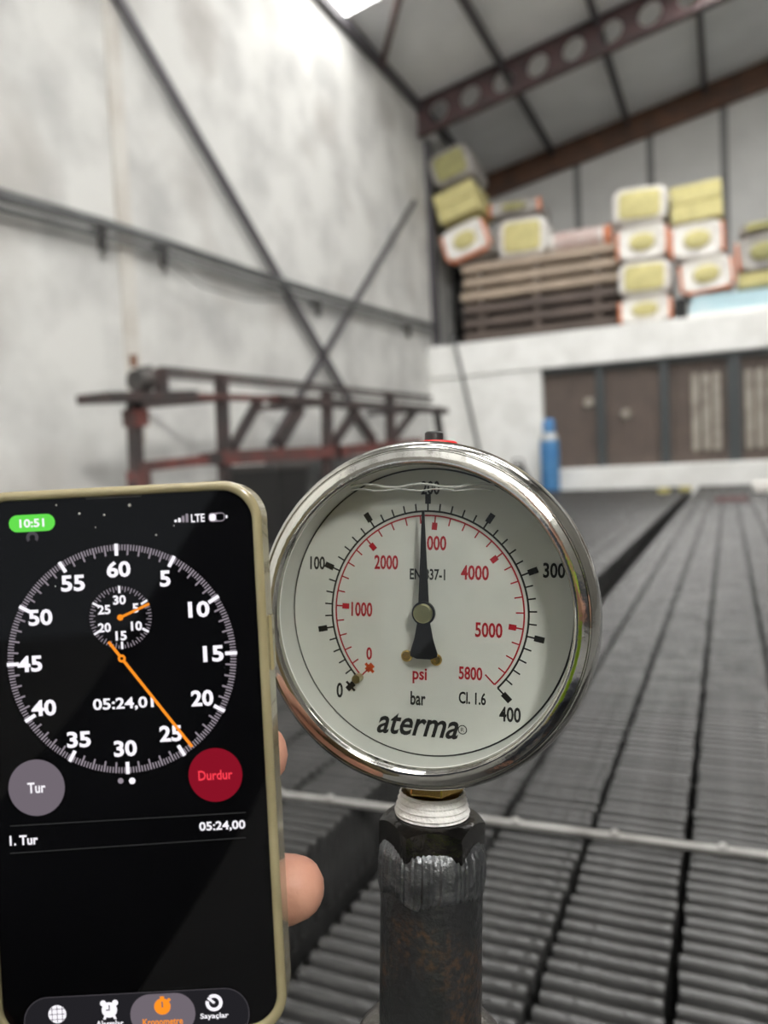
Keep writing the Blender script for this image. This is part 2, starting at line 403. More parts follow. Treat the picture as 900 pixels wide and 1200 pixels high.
# ================================================================== BED OF SLATS
BT = .25; PITCH = .0242
def slat_mesh(w, pf=6):
    g = G(); t = .0142; hh = .11
    prof = [(-t / 2, -hh), (-t / 2, -t * .5), (-t * .40, -t * .2), (-t * .16, -t * .02), (t * .16, -t * .02), (t * .40, -t * .2), (t / 2, -t * .5), (t / 2, -hh)]
    n = len(prof)
    g.add([(x, y, z) for x in (-w / 2, w / 2) for y, z in prof],
          [tuple(range(n))[::-1], tuple(range(n, 2 * n))] + [(i, (i + 1) % n, (i + 1) % n + n, i + n) for i in range(n)])
    return g
def bundle(label, strips, near, y0, y1):
    root = thing('slatted_bundle', ((strips[0][0] + strips[-1][1]) / 2, (y0 + y1) / 2, 0), label, 'steel grating')
    for (a, b) in strips:
        w = b - a - .011; cx = (a + b) / 2
        fr = G().lo((a + .02, y0, .09), (a + .035, y1, .16)).lo((b - .035, y0, .09), (b - .02, y1, .16)).build('bearer', 'bearer', root)
        for q in range(6):
            yy = y0 + .05 + q * (y1 - y0 - .1) / 5
            G().lo((a + .02, yy - .015, 0), (a + .035, yy + .015, .09)).build('foot', 'bearer', fr)
        sg = slat_mesh(w); me = bpy.data.meshes.new('slat'); me.from_pydata(sg.v, [], sg.f); me.materials.append(M['slat'])
        for p in me.polygons: p.use_smooth = True
        me.set_sharp_from_angle(angle=math.radians(50))
        yn0, yn1 = near(a); y = y0; mass = G()
        while y < y1:
            dz = random.uniform(-.0014, .0006); dx = random.uniform(-.0018, .0018)
            if yn0 <= y < yn1:
                o = bpy.data.objects.new('slat', me); COL.objects.link(o); o.parent = fr; o.location = (cx + dx, y, BT + dz)
                o.rotation_euler = (random.uniform(-.03, .03), 0, 0)
            else:
                mass.add([(v[0] + cx + dx, v[1] + y, v[2] + BT + dz) for v in sg.v], sg.f)
            y += PITCH
        o = mass.build('slat_mass', 'slat', fr, smooth=True); o['kind'] = 'stuff'
    return root
Y0B, Y1B = .16, 12.9
right = [(-.413, -.299), (-.299, -.179), (-.179, -.058), (-.058, .075), (.075, .20), (.20, .325), (.325, .45), (.45, .575), (.575, .70)]
left = [(-.515 - .1235 * (k + 1), -.515 - .1235 * k) for k in range(20)][::-1]
bundle('right bed of dark ribbed steel slats running to the gate', right, lambda a: (.53, 1.75) if a < .08 else (9, 9), Y0B, Y1B)
bundle('left bed of dark ribbed steel slats between phone and left wall', left, lambda a: (.6, 1.9) if a > -.9 else (9, 9), Y0B, Y1B)
t = thing('cross_bar', (-.3, 1.0, BT), 'pale flat steel bar lying across the dark slats behind the pipe', 'steel bar')
pa, pb = onZ(300, 927, BT + .006), onZ(900, 1003, BT + .006); dd = (pb - pa)
G().bar(pa - dd * .25, pb + dd * .5, .011, .007).build('bar', 'flat', t, bevel=.0015)
for f in (.06, .18, .36, .57, .75, .93):
    q = pa + dd * f + Vector((0, -.002, .0035))
    G().lathe([(.006, 0), (.006, .003), (.004, .005), (0, .0055)], 10, 'z', q).build('bolt_head', 'flat', t, smooth=True)

# ================================================================== PRESSURE GAUGE
GC = cw((487 - 450) / F * .235, (600 - 723) / F * .235, -.235)
gm = Matrix.Translation(GC) @ Matrix.Rotation(math.radians(8), 4, 'Z') @ Matrix.Rotation(math.radians(-5), 4, 'X') @ Matrix.Rotation(math.radians(2.0), 4, 'Y')
ga = thing('pressure_gauge', GC, 'round stainless pressure gauge with white dial on the steel pipe', 'pressure gauge', mw=gm)
def mm(p): return [(a / 1000, b / 1000) for a, b in p]
bez = [(47.0, 5.0), (46.9, 2.2), (47.2, .8), (47.8, .15), (48.6, .1), (50.0, .62), (51.3, 1.2), (51.6, 1.9), (51.9, 2.0), (52.2, 1.6), (52.7, 1.9), (53.5, 3.0), (54.3, 5.2), (54.9, 8.2), (55.0, 11), (54.7, 13.6), (53.6, 15), (51.5, 15.4), (50.3, 15.4)]
G().lathe(mm(bez), 128, 'y').build('bezel', 'chrome', ga, True, True)
G().lathe(mm([(50.3, 15.0), (50.3, 20), (50.0, 44), (49, 47), (46, 48.5), (0, 48.5)]), 96, 'y').build('case', 'steelcase', ga, True, True)
G().lathe(mm([(49.5, 4.0), (46.9, 4.2), (46.9, 16.2)]), 96, 'y').build('inner_wall', 'dial', ga, True, True)
G().lathe(mm([(50, 16.1), (47.6, 16.0), (46.0, 16.0)]), 96, 'y').build('gasket', 'gasket', ga, True, True)
G().flat(circ(0, 0, .0472, 96)[::-1], .0046).build('glass', 'gglass', ga, False, True)
DY = .0155
di = G().prism(circ(0, 0, .0463, 96), DY, DY + .0015).build('dial', 'dial', ga, False, True)
PXM = 3.55
def dp(px, py):
    dx = (px - 498) / PXM; dz = (715 - py) / PXM
    a = dx; b = dz
    for _ in range(4): a = dx + .026 * b; b = dz + .0436 * a
    return a / 1000, b / 1000
TY = DY - .0001
kb, kr = G(), G()
def rot2(a, r, s=0.): return (r * math.cos(a) - s * math.sin(a), r * math.sin(a) + s * math.cos(a))
def tick(g, a, r0, r1, w): g.flat([rot2(a, r0, -w / 2), rot2(a, r1, -w / 2), rot2(a, r1, w / 2), rot2(a, r0, w / 2)], TY)
def arc(g, r, w, a0, a1, n=140):
    for i in range(n):
        p, q = a0 + (a1 - a0) * i / n, a0 + (a1 - a0) * (i + 1) / n
        g.flat([rot2(p, r - w / 2), rot2(p, r + w / 2), rot2(q, r + w / 2), rot2(q, r - w / 2)], TY)
RA, RR = .0327, .0313
A0, A1 = math.radians(225), math.radians(-45)
def ang(f): return A0 + (A1 - A0) * f
arc(kb, RA, .00062, A0, A1); arc(kr, RR, .00052, A0, A1)
for k in range(41):
    a = ang(k / 40)
    if k % 5 == 0: tick(kb, a, RA, RA + .0026, .00055); tick(kb, a, RA + .0024, RA + .0056, .0019)
    else: tick(kb, a, RA, RA + .0026, .0005)
tick(kb, ang(0) , RA + .0035, RA + .0043, .0042)
for k in range(30):
    p = k * 200; a = ang(p / 5800)
    if p % 1000 == 0 and p: tick(kr, a, RR, RR - .0026, .0005); tick(kr, a, RR - .0022, RR - .0046, .0018)
    elif p in (0, 5800): tick(kr, a, RR, RR - .0042, .0005)
    else: tick(kr, a, RR, RR - .0026, .00045)
ko = G(); tick(ko, ang(0), RR - .0025, RR - .0055, .0019); tick(ko, ang(0), RR - .0034, RR - .0044, .0040)
for s, x, y, w, h in (('0', 395, 808, 8, 18), ('100', 361, 656, 19, 16), ('200', 497, 572, 22, 16), ('300', 640, 670, 24, 17), ('400', 597, 830, 24, 17),
                      ('bar', 491, 815, 18, 16), ('Cl. 1.6', 554, 813, 31, 14), ('EN 837-1', 497, 672, 42, 13)):
    textpart('lettering', 'dialblack', di, s, *dp(x, y), w / PXM / 1000, h / PXM / 1000, .024, y=TY)
for s, x, y, w, h in (('0', 430, 764, 7, 15), ('1000', 419, 712, 26, 17), ('2000', 447, 657, 29, 17), ('3000', 503, 636, 30, 17), ('4000', 552, 671, 32, 17),
                      ('5000', 570, 736, 31, 17), ('5800', 551, 785, 27, 15), ('psi', 492, 789, 17, 18)):
    textpart('lettering', 'dialred', di, s, *dp(x, y), w / PXM / 1000, h / PXM / 1000, .024, y=TY)
textpart('brand_lettering', 'dialblack', di, 'aterma', *dp(491, 846), 97 / PXM / 1000, 25 / PXM / 1000, .018, .35, TY)
x, z = dp(544, 849); textpart('lettering', 'dialblack', di, 'R', x, z, .0011, .0013, .0, 0, TY)
for i in range(24):
    p, q = 2 * PI * i / 24, 2 * PI * (i + 1) / 24
    kb.flat([(x + r * math.cos(t), z + r * math.sin(t)) for r, t in ((.0012, p), (.0015, p), (.0015, q), (.0012, q))], TY)
tag(kb.build('bar_scale', 'dialblack', di, False, True), kind='stuff'); tag(kr.build('psi_scale', 'dialred', di, False, True), kind='stuff')
ko.build('zero_mark', 'zeroorange', di, False, True)
# needle
na = math.radians(.6); PV = dp(494, 719)
NY = DY - .0050
g = G()
def nd(pts, y0, y1):
    g.prism([(PV[0] * 0 + x * math.cos(na) - z * math.sin(na), x * math.sin(na) + z * math.cos(na)) for x, z in pts], y0, y1)
nd([(-.0006 * 0 - .00055, .0326), (.00025, .0326), (.0017, .003), (-.0017, .003)], NY, NY + .0006)
nd([(-.0019, -.002), (.0019, -.002), (.0030, -.0080), (.0045, -.0128), (.0044, -.0138), (.0022, -.0146), (-.0022, -.0146), (-.0044, -.0138), (-.0045, -.0128), (-.0030, -.0080)], NY, NY + .0006)
g.prism(circ(0, 0, .0038, 40), NY - .0003, NY + .0008)
nb = g.build('needle', 'needle', ga, False, True)
G().lathe(mm([(3.1, -.2), (3.1, -1.1), (2.7, -1.5), (.6, -1.5), (.5, -1.1), (0, -1.1)]), 36, 'y', (0, NY, 0)).build('hub', 'brassgreen', nb, True, True)
for x, y in ((476, 766), (511, 770)):
    q = dp(x, y)
    G().lathe(mm([(1.9, 0), (1.9, -.5), (1.5, -.9), (.7, -.9), (.6, -.5), (0, -.5)]), 24, 'y', (q[0], DY, q[1])).build('dial_screw', 'brass', di, True, True)
q = dp(419, 792)
G().tube([(q[0], DY, q[1]), (q[0], DY - .004, q[1])], .0014, 16).build('stop_pin', 'brassgreen', di, True, True)
# surface of the liquid fill against the glass
g = G(); q0, q1 = dp(405, 569), dp(600, 572)
zz = .0405; hw = math.sqrt(.0466 ** 2 - zz ** 2)
g.tube([(-hw + 2 * hw * i / 12, .0053, zz + .0006 * math.sin(i * 1.3)) for i in range(13)], .00042, 8)
g.tube([(-hw + 2 * hw * i / 12, .0053, zz - .0013 + .0004 * math.sin(i * 1.9)) for i in range(13)], .00025, 8)
g.build('liquid_line', 'meniscus', ga, True, True)
# filler plug on top
G().lathe([(.0, .0064), (.0066, .0064), (.0070, .0058), (.0070, 0)], 32, 'z', (.0005, .026, .0500)).build('plug_seal', 'red', ga, True, True)
G().lathe([(0, .0062), (.0028, .0062), (.0032, .0057), (.0032, 0)], 24, 'z', (-.0005, .026, .0536)).build('filler_plug', 'black', ga, True, True)
# brass stem and thread tape
SY = .026
st = G().lathe([(.0098, -.049), (.0098, -.055), (.0106, -.0558), (.0106, -.0605), (.0092, -.0618), (.0092, -.068), (0, -.068)], 6, 'z', (0, SY, 0)).build('stem', 'brass', ga, False, True, bevel=.0006)
g = G()
pf = []
for i in range(13): pf.append((.0104 + (.0006 if i % 3 == 1 else 0) + .00017 * i, -.0612 - i * .00062))
pf.append((.009, -.0700)); g.lathe(pf, 48, 'z', (0, SY, 0)); g.build('thread_tape', 'tape', ga, True, True)

# ================================================================== PIPE
pi = thing('test_pipe', GC, 'black welded steel pipe with hex nut carrying the gauge', 'pipe', mw=gm)
g = G(); N6 = [(.0158 * math.cos(PI / 3 * k), .0158 * math.sin(PI / 3 * k)) for k in range(6)]
TOP, BOT = -.0690, -.0795
n = 48; vs = []
HR = .0180
def hexr(t): a = ((t - math.radians(14)) % (PI / 3)) - PI / 6; return HR * math.cos(PI / 6) / math.cos(a)
rings = [(.0118, TOP - .006, 0), (.0118, TOP, 0), (.0146, TOP, 0)]
for r, z, _ in rings: vs += [(r * math.cos(2 * PI * k / n), SY + r * math.sin(2 * PI * k / n), z) for k in range(n)]
for zb in (0, 1):
    for k in range(n):
        t = 2 * PI * k / n; r = hexr(t); cham = max(0, (r - .0157)) * .9
        vs.append((r * math.cos(t), SY + r * math.sin(t), (TOP - .0006 - cham) if zb == 0 else BOT))
fs = [(j * n + k, (j + 1) * n + k, (j + 1) * n + (k + 1) % n, j * n + (k + 1) % n) for j in range(4) for k in range(n)]
g.add(vs, fs); nut = g.build('hex_nut', 'nut', pi, True, True)
# weld bead: overlapping ripples round the pipe
g = G(); NB = 150; prof_n = 7
vs = []; fs = []
for k in range(NB):
    t = 2 * PI * k / NB; rip = .00022 * math.sin(k * 2.4) + .00035 * math.sin(k * .31) + random.uniform(-.00012, .00012)
    skew = .0012 * math.sin(k * .21)
    for j, (r, z) in enumerate(((.0140, -.0752), (.0160, -.0765), (.0174, -.0795), (.0178, -.0840), (.0178, -.0895), (.0172, -.0925), (.0160, -.0935))):
        kk = 1 if 0 < j < 6 else 0; tt = t + .05 * (1 - (j - 3) ** 2 / 9)
        vs.append(((r + rip * kk) * math.cos(tt), SY + (r + rip * kk) * math.sin(tt), z + (skew if j >= 4 else 0)))
for k in range(NB):
    for j in range(prof_n - 1):
        a, b = k * prof_n + j, ((k + 1) % NB) * prof_n + j; fs.append((a, b, b + 1, a + 1))
g.add(vs, [f[::-1] for f in fs]); g.build('weld_bead', 'weld', pi, True, True)
G().lathe([(.0125, -.088), (.0168, -.0885), (.0171, -.0895), (.0171, -.175)], 64, 'z', (0, SY, 0)).build('pipe', 'pipe', pi, True, True)
hd = [(.0165, -.1375), (.0185, -.1378), (.0215, -.1395), (.0245, -.143), (.0262, -.148), (.0268, -.154), (.0268, -.435)]
G().lathe(hd, 64, 'z', (0, SY, 0)).build('header', 'header', pi, True, True)
G().lathe([(.0268, -.425), (.045, -.43), (.045, -.4405), (0, -.4405)], 40, 'z', (0, SY, 0)).build('base_flange', 'header', pi, True, True)

# ================================================================== PHONE
PS = .200 / F
PO = cw((143 - 450) / F * .2, (600 - 772) / F * .2, -.2)
ex = R3 @ Vector((1, 0, 0)); ey = R3 @ Vector((0, 1, 0)); ez = R3 @ Vector((0, 0, 1))
pr = math.radians(3.0)
ux = ex * math.cos(pr) + ey * math.sin(pr); uz = ey * math.cos(pr) - ex * math.sin(pr); uy = -ez
pm = Matrix((ux, uy, uz)).transposed().to_4x4(); pm.translation = PO
ph = thing('smartphone', PO, 'black smartphone in yellowed clear case showing a running stopwatch', 'smartphone', mw=pm)
def pl(px, py):
    dx, dy = px - 143, 772 - py; return ((dx * math.cos(pr) + dy * math.sin(pr)) * PS, (-dx * math.sin(pr) + dy * math.cos(pr)) * PS)
X0, X1_, Z0, Z1 = -172 * PS, 172 * PS, -447 * PS, 202 * PS
# case: hollow rounded frame, lip in front
def frame(g, outer, inner, y0, y1):
    n = len(outer)
    vs = [(x, y0, z) for x, z in outer] + [(x, y0, z) for x, z in inner] + [(x, y1, z) for x, z in outer] + [(x, y1, z) for x, z in inner]
    fs = []
    for i in range(n):
        j = (i + 1) % n
        fs += [(i, j, n + j, n + i), (2 * n + i, 3 * n + i, 3 * n + j, 2 * n + j), (i, 2 * n + i, 2 * n + j, j), (n + i, n + j, 3 * n + j, 3 * n + i)]
    g.add(vs, fs)
cr = 46 * PS
g = G(); frame(g, rrect(X0, Z0, X1_, Z1, cr, 12), rrect(X0 + 11 * PS, Z0 + 11 * PS, X1_ - 11 * PS, Z1 - 11 * PS, cr - 9 * PS, 12), -.0014, .0105)
ca = g.build('case', 'phonecase', ph, True, True, bevel=.0011, seg=3)
G().prism(rrect(X0 + .0015, Z0 + .0015, X1_ - .0015, Z1 - .0015, cr, 12), .0092, .0104).build('case_back', 'phonecase', ph, False, True)
for z0, z1 in ((-25 * PS, 40 * PS),):
    G().prism(rrect(X1_ - .0004, z0, X1_ + .0008, z1, .0006, 3), .003, .0065).build('side_button', 'phonecase', ca, False, True)
G().prism(rrect(X0 + 10.5 * PS, Z0 + 10.5 * PS, X1_ - 10.5 * PS, Z1 - 10.5 * PS, cr - 9 * PS, 12), .0003, .0092).build('body', 'phonebody', ph, False, True)
scr = G().prism(rrect(X0 + 11 * PS, Z0 + 11 * PS, X1_ - 11 * PS, Z1 - 11 * PS, cr - 9 * PS, 12), 0, .0004).build('screen', 'screen', ph, False, True)
g = G(); q = pl(133, 582); g.flat(rrect(q[0] - 33 * PS, q[1] - 1.6 * PS, q[0] + 33 * PS, q[1] + 2.2 * PS, 1.5 * PS, 4), -.0002); g.build('earpiece', 'darksteel', ph, False, True)
UY = -.00006
W, Gy, Dm, Or = G(), G(), G(), G()
def ptick(g, a, r0, r1, w, c=(0, 0)):
    pts = [rot2(a, r0, -w / 2), rot2(a, r1, -w / 2), rot2(a, r1, w / 2), rot2(a, r0, w / 2)]
    g.flat([((c[0] + x) * PS, (c[1] + z) * PS) for x, z in pts], UY)
# main dial
for k in range(240):
    a = PI / 2 - 2 * PI * k / 240
    if k % 20 == 0: ptick(W, a, 121, 135, 4.2)
    elif k % 4 == 0: ptick(Gy, a, 121.5, 134, 1.9)
    else: ptick(Gy, a, 127, 134, 1.45)
for s, x, y, w, h in (('60', 139, 667, 28, 19), ('5', 193.5, 678, 12.5, 19), ('10', 233, 714, 25, 19), ('15', 250, 766, 24, 19), ('20', 237, 818, 26, 19), ('25', 200, 859.5, 26, 19),
                      ('30', 147, 877, 27, 19), ('35', 92.5, 866.5, 28, 19), ('40', 51.5, 829.5, 29, 19), ('45', 35, 778, 29, 19), ('50', 47.5, 723.5, 28, 19), ('55', 85.5, 683.5, 28, 19)):
    textpart('numeral', 'uiwhite', scr, s, *pl(x, y), w * PS, h * PS, .03, y=UY)
# small dial
sc = pl(141.5, 723.5); sc = (sc[0] / PS, sc[1] / PS)
for k in range(60):
    a = PI / 2 - 2 * PI * k / 60
    if k % 10 == 0: ptick(W, a, 28.5, 37, 2.6, sc)
    else: ptick(Gy, a, 30 if k % 2 == 0 else 32.5, 36.5, 1.1, sc)
for s, x, y, w, h in (('30', 140, 703, 15, 11), ('5', 159, 712.5, 7.5, 11), ('10', 160, 733.5, 13, 11), ('15', 142, 745, 13, 11), ('20', 122.5, 735.5, 15, 11), ('25', 122, 714.5, 15, 11)):
    textpart('numeral', 'uiwhite', scr, s, *pl(x, y), w * PS, h * PS, .03, y=UY)
textpart('lettering', 'uiwhite', scr, '05:24,01', *pl(144.5, 825), 71 * PS, 15.5 * PS, .022, y=UY)
textpart('lettering', 'uiwhite', scr, '05:24,00', *pl(260.5, 968), 54 * PS, 12 * PS, .022, y=UY)
textpart('lettering', 'uiwhite', scr, '1. Tur', *pl(28, 984.5), 33 * PS, 11.5 * PS, .025, y=UY)
textpart('lettering', 'uiwhite', scr, 'LTE', *pl(232, 607), 16 * PS, 9.5 * PS, .022, y=UY * 2)
for k, (x, hh) in enumerate(((206, 3), (210.5, 5), (215, 7.5), (219.5, 10))):
    q = pl(x, 612); (W if k < 2 else Gy).flat(rrect(q[0] - 1.5 * PS, q[1], q[0] + 1.5 * PS, q[1] + hh * PS, .7 * PS, 3), UY)
q = pl(254.5, 606)
for r, g_, in (((-10, -5.2, 9, 5.2), Gy),):
    g_.flat(rrect(q[0] + r[0] * PS, q[1] + r[1] * PS, q[0] + r[2] * PS, q[1] + r[3] * PS, 4 * PS, 6), UY)
Bk = G(); Bk.flat(rrect(q[0] - 1 * PS, q[1] - 4 * PS, q[0] + 8 * PS, q[1] + 4 * PS, 2.6 * PS, 6), UY * 2); Bk.build('battery_gap', 'screen', scr, False, True)
W.flat(rrect(q[0] - 9 * PS, q[1] - 4 * PS, q[0] - 1.5 * PS, q[1] + 4 * PS, 2.6 * PS, 6), UY * 2)
W.flat(rrect(q[0] + 10 * PS, q[1] - 1.8 * PS, q[0] + 12 * PS, q[1] + 1.8 * PS, .9 * PS, 4), UY)
for x, r, g_ in ((141.5, 3.3, Gy), (155, 3.8, W)):
    q = pl(x, 915); g_.flat(circ(*q, r * PS, 20), UY)
tag(W.build('bright_ticks', 'uiwhite', scr, False, True), kind='stuff')
tag(Gy.build('grey_ticks', 'uigrey', scr, False, True), kind='stuff')
# clock pill
q = pl(37.5, 613); g = G(); g.flat(rrect(q[0] - 27 * PS, q[1] - 10 * PS, q[0] + 27 * PS, q[1] + 10 * PS, 9.9 * PS, 10), UY)
pill = g.build('clock_pill', 'uigreen', scr, False, True)
g = G(); text(g, '10:51', *q, 29 * PS, 10 * PS, .025, y=UY * 2); g.build('clock_digits', 'uiwhite', scr, False, True)
q = pl(38, 630); g = G()
for i in range(18):
    a, b = math.radians(-40 + 260 * i / 18), math.radians(-40 + 260 * (i + 1) / 18)
    g.flat([(q[0] + r * PS * math.cos(t), q[1] + r * PS * math.sin(t)) for r, t in ((3.4, a), (7.2, a), (7.2, b), (3.4, b))], UY)
g.build('spinner', 'uidim', scr, False, True)
# hands: seconds and minutes
def hand(c, a, r0, r1, w, ring):
    pts = [rot2(a, -r0, -w / 2), rot2(a, r1, -w / 2), rot2(a, r1, w / 2), rot2(a, -r0, w / 2)]
    Or.flat([(c[0] + x * PS, c[1] + z * PS) for x, z in pts], UY * 3)
    Or.flat(circ(*c, ring * PS, 24), UY * 3.2)
c = pl(143, 771.5); e = pl(225.5, 875); a = math.atan2(e[1] - c[1], e[0] - c[0]); hand(c, a, 25, math.hypot(e[0] - c[0], e[1] - c[1]) / PS, 3.4, 4.6)
c2 = pl(141.2, 723.5); e = pl(175, 707.5); a = math.atan2(e[1] - c2[1], e[0] - c2[0]); hand(c2, a, 0, math.hypot(e[0] - c2[0], e[1] - c2[1]) / PS, 3.0, 3.6)
Or.build('stopwatch_hands', 'uiorange', scr, False, True)
g = G(); g.flat(circ(*c, 1.9 * PS, 16), UY * 3.6); g.build('hand_pivot', 'screen', scr, False, True)
# buttons
q = pl(43, 923); g = G(); g.flat(circ(*q, 33 * PS, 64), UY); g.build('lap_button', 'uibutton', scr, False, True)
g = G(); text(g, 'Tur', *q, 21 * PS, 12.5 * PS, .02, y=UY * 2); g.build('lap_text', 'uiwhite', scr, False, True)
q = pl(252.5, 908); g = G(); g.flat(circ(*q, 31.5 * PS, 64), UY); g.build('stop_button', 'uidred', scr, False, True)
g = G(); text(g, 'Durdur', *q, 40 * PS, 11.5 * PS, .015, y=UY * 2); g.build('stop_text', 'uired', scr, False, True)
g = G()
for (ax, ay, bx, by) in ((12, 968, 288, 952), (12, 1000, 288, 981.5)):
    p, q = pl(ax, ay), pl(bx, by); g.flat([(p[0], p[1] - .45 * PS), (q[0], q[1] - .45 * PS), (q[0], q[1] + .45 * PS), (p[0], p[1] + .45 * PS)], UY)
g.build('divider_lines', 'uiline', scr, False, True)
# tab bar
ta = pl(30, 1195); tb = pl(292, 1182)
bx0, bx1 = pl(28, 1190)[0], pl(292, 1180)[0]; bz1 = pl(160, 1163)[1]; bz0 = bz1 - 60 * PS
g = G(); g.flat(rrect(bx0, bz0, bx1, bz1, 29 * PS, 14), UY); g.build('tab_bar', 'uibar', scr, False, True)
g = G()
fr_o, fr_i = rrect(bx0, bz0, bx1, bz1, 29 * PS, 14), rrect(bx0 + .8 * PS, bz0 + .8 * PS, bx1 - .8 * PS, bz1 - .8 * PS, 28.2 * PS, 14)
for i in range(len(fr_o)): j = (i + 1) % len(fr_o); g.flat([fr_o[i], fr_o[j], fr_i[j], fr_i[i]], UY * 1.5)
g.build('tab_bar_edge', 'uidim', scr, False, True)
q = pl(191, 1188); g = G(); g.flat(rrect(q[0] - 38 * PS, q[1] - 24 * PS, q[0] + 38 * PS, q[1] + 24 * PS, 23.5 * PS, 14), UY * 2); g.build('active_tab', 'uibutton', scr, False, True)
g = G(); IY = UY * 3
q = pl(67.5, 1188); g.flat(circ(*q, 10.5 * PS, 32), IY); g.build('globe_icon', 'uiwhite', scr, False, True); g = G()
q = pl(128.5, 1183); g.flat(circ(*q, 9 * PS, 28), IY); g.flat(circ(q[0] - 7 * PS, q[1] + 8 * PS, 3.6 * PS, 14), IY); g.flat(circ(q[0] + 7 * PS, q[1] + 8 * PS, 3.6 * PS, 14), IY)
g.flat([(q[0] - 8 * PS, q[1] - 11 * PS), (q[0] - 5 * PS, q[1] - 11 * PS), (q[0] - 3 * PS, q[1] - 7 * PS), (q[0] - 6 * PS, q[1] - 6 * PS)], IY)
g.flat([(q[0] + 8 * PS, q[1] - 11 * PS), (q[0] + 5 * PS, q[1] - 11 * PS), (q[0] + 3 * PS, q[1] - 7 * PS), (q[0] + 6 * PS, q[1] - 6 * PS)], IY)
g.build('alarm_icon', 'uiwhite', scr, False, True); g = G()
q = pl(251, 1174.5)
for i in range(26):
    a, b = math.radians(125 - 320 * i / 26), math.radians(125 - 320 * (i + 1) / 26)
    g.flat([(q[0] + r * PS * math.cos(t), q[1] + r * PS * math.sin(t)) for r, t in ((6, a), (10, a), (10, b), (6, b))], IY)
g.flat([(q[0] - 8 * PS, q[1] + 5 * PS), (q[0] - 6 * PS, q[1] + 7 * PS), (q[0] + 1.5 * PS, q[1] + .5 * PS), (q[0] - .5 * PS, q[1] - 1.5 * PS)], IY)
g.build('timer_icon', 'uiwhite', scr, False, True)
textpart('lettering', 'uiwhite', scr, 'Sayaçlar', *pl(251.5, 1190.5), 33 * PS, 8 * PS, .02, y=IY); textpart('lettering', 'uiwhite', scr, 'Alarmlar', *pl(129, 1199), 32 * PS, 7.5 * PS, .02, y=IY)
textpart('lettering', 'uiwhite', scr, 'Dünya Saati', *pl(68, 1206), 46 * PS, 7.5 * PS, .02, y=IY)
g = G(); q = pl(67.5, 1188)
for k in (-6, 0, 6):
    g.flat([(q[0] + (k - .4) * PS, q[1] - 9.6 * PS), (q[0] + (k + .4) * PS, q[1] - 9.6 * PS), (q[0] + (k + .4) * PS, q[1] + 9.6 * PS), (q[0] + (k - .4) * PS, q[1] + 9.6 * PS)], UY * 4)
    g.flat([(q[0] - 9.6 * PS, q[1] + (k - .4) * PS), (q[0] + 9.6 * PS, q[1] + (k - .4) * PS), (q[0] + 9.6 * PS, q[1] + (k + .4) * PS), (q[0] - 9.6 * PS, q[1] + (k + .4) * PS)], UY * 4)
q = pl(128.5, 1183); g.flat([(q[0] - .7 * PS, q[1]), (q[0] + .7 * PS, q[1]), (q[0] + .7 * PS, q[1] + 6 * PS), (q[0] - .7 * PS, q[1] + 6 * PS)], UY * 4)
g.flat([(q[0] - 4 * PS, q[1] - .7 * PS), (q[0] + .7 * PS, q[1] - .7 * PS), (q[0] + .7 * PS, q[1] + .7 * PS), (q[0] - 4 * PS, q[1] + .7 * PS)], UY * 4)
g.build('icon_lines', 'uidim', scr, False, True)
g = G(); q = pl(190.5, 1179); g.flat(circ(*q, 9.6 * PS, 28), IY)
g.flat([(q[0] - 2.5 * PS, q[1] + 9 * PS), (q[0] + 2.5 * PS, q[1] + 9 * PS), (q[0] + 2.5 * PS, q[1] + 12 * PS), (q[0] - 2.5 * PS, q[1] + 12 * PS)], IY)
g.flat(circ(q[0] + 8 * PS, q[1] + 7.5 * PS, 2 * PS, 10), IY)
textpart('lettering', 'uiorange', scr, 'Kronometre', *pl(191, 1196.5), 47 * PS, 8 * PS, .02, y=IY); g.build('active_tab_icon', 'uiorange', scr, False, True)
g = G(); g.flat([(q[0] - .8 * PS, q[1] - 1 * PS), (q[0] + .8 * PS, q[1] - 1 * PS), (q[0] + .8 * PS, q[1] + 6 * PS), (q[0] - .8 * PS, q[1] + 6 * PS)], UY * 4); g.build('active_icon_hand', 'uibutton', scr, False, True)
# dust specks on the glass near the top
g = G()
for (x, y, r) in ((152, 592, 2.0), (93, 602, 1.5), (122, 603.5, 1.3), (183, 627, 1.1), (66, 592, 1.0), (112, 618, .9), (65, 687, .9), (204, 616, .9)):
    g.lathe([(0, -.0005 * r / 2), (r * PS, 0)], 10, 'y', (pl(x, y)[0], UY, pl(x, y)[1]))
tag(g.build('dust_specks', 'bag', scr, True, True), kind='stuff')

# ================================================================== PERSON holding the phone
def skinmesh(name, nodes, edges, root, m, parent, sub=2):
    ids = list(nodes); ix = {k: i for i, k in enumerate(ids)}
    me = bpy.data.meshes.new(name); me.from_pydata([tuple(nodes[k][0]) for k in ids], [(ix[a], ix[b]) for a, b in edges], []); me.update()
    o = obj(name, me, m, parent)
    sm = o.modifiers.new('skin', 'SKIN')
    for k in ids:
        d = me.skin_vertices[0].data[ix[k]]; r = nodes[k][1]; d.radius = (r, r) if not isinstance(r, tuple) else r
        d.use_root = (k == root)
    sm.use_smooth_shade = True; sm.branch_smoothing = .4
    ss = o.modifiers.new('sub', 'SUBSURF'); ss.levels = sub; ss.render_levels = sub
    return o
pe = thing('person', (.25, -.35, 0), 'person in a lime hi-vis vest crouching, holding the phone in one hand', 'person')
B = {}
def V(x, y, z): return Vector((x, y, z))
OF = V(.05, -.10, -.05)
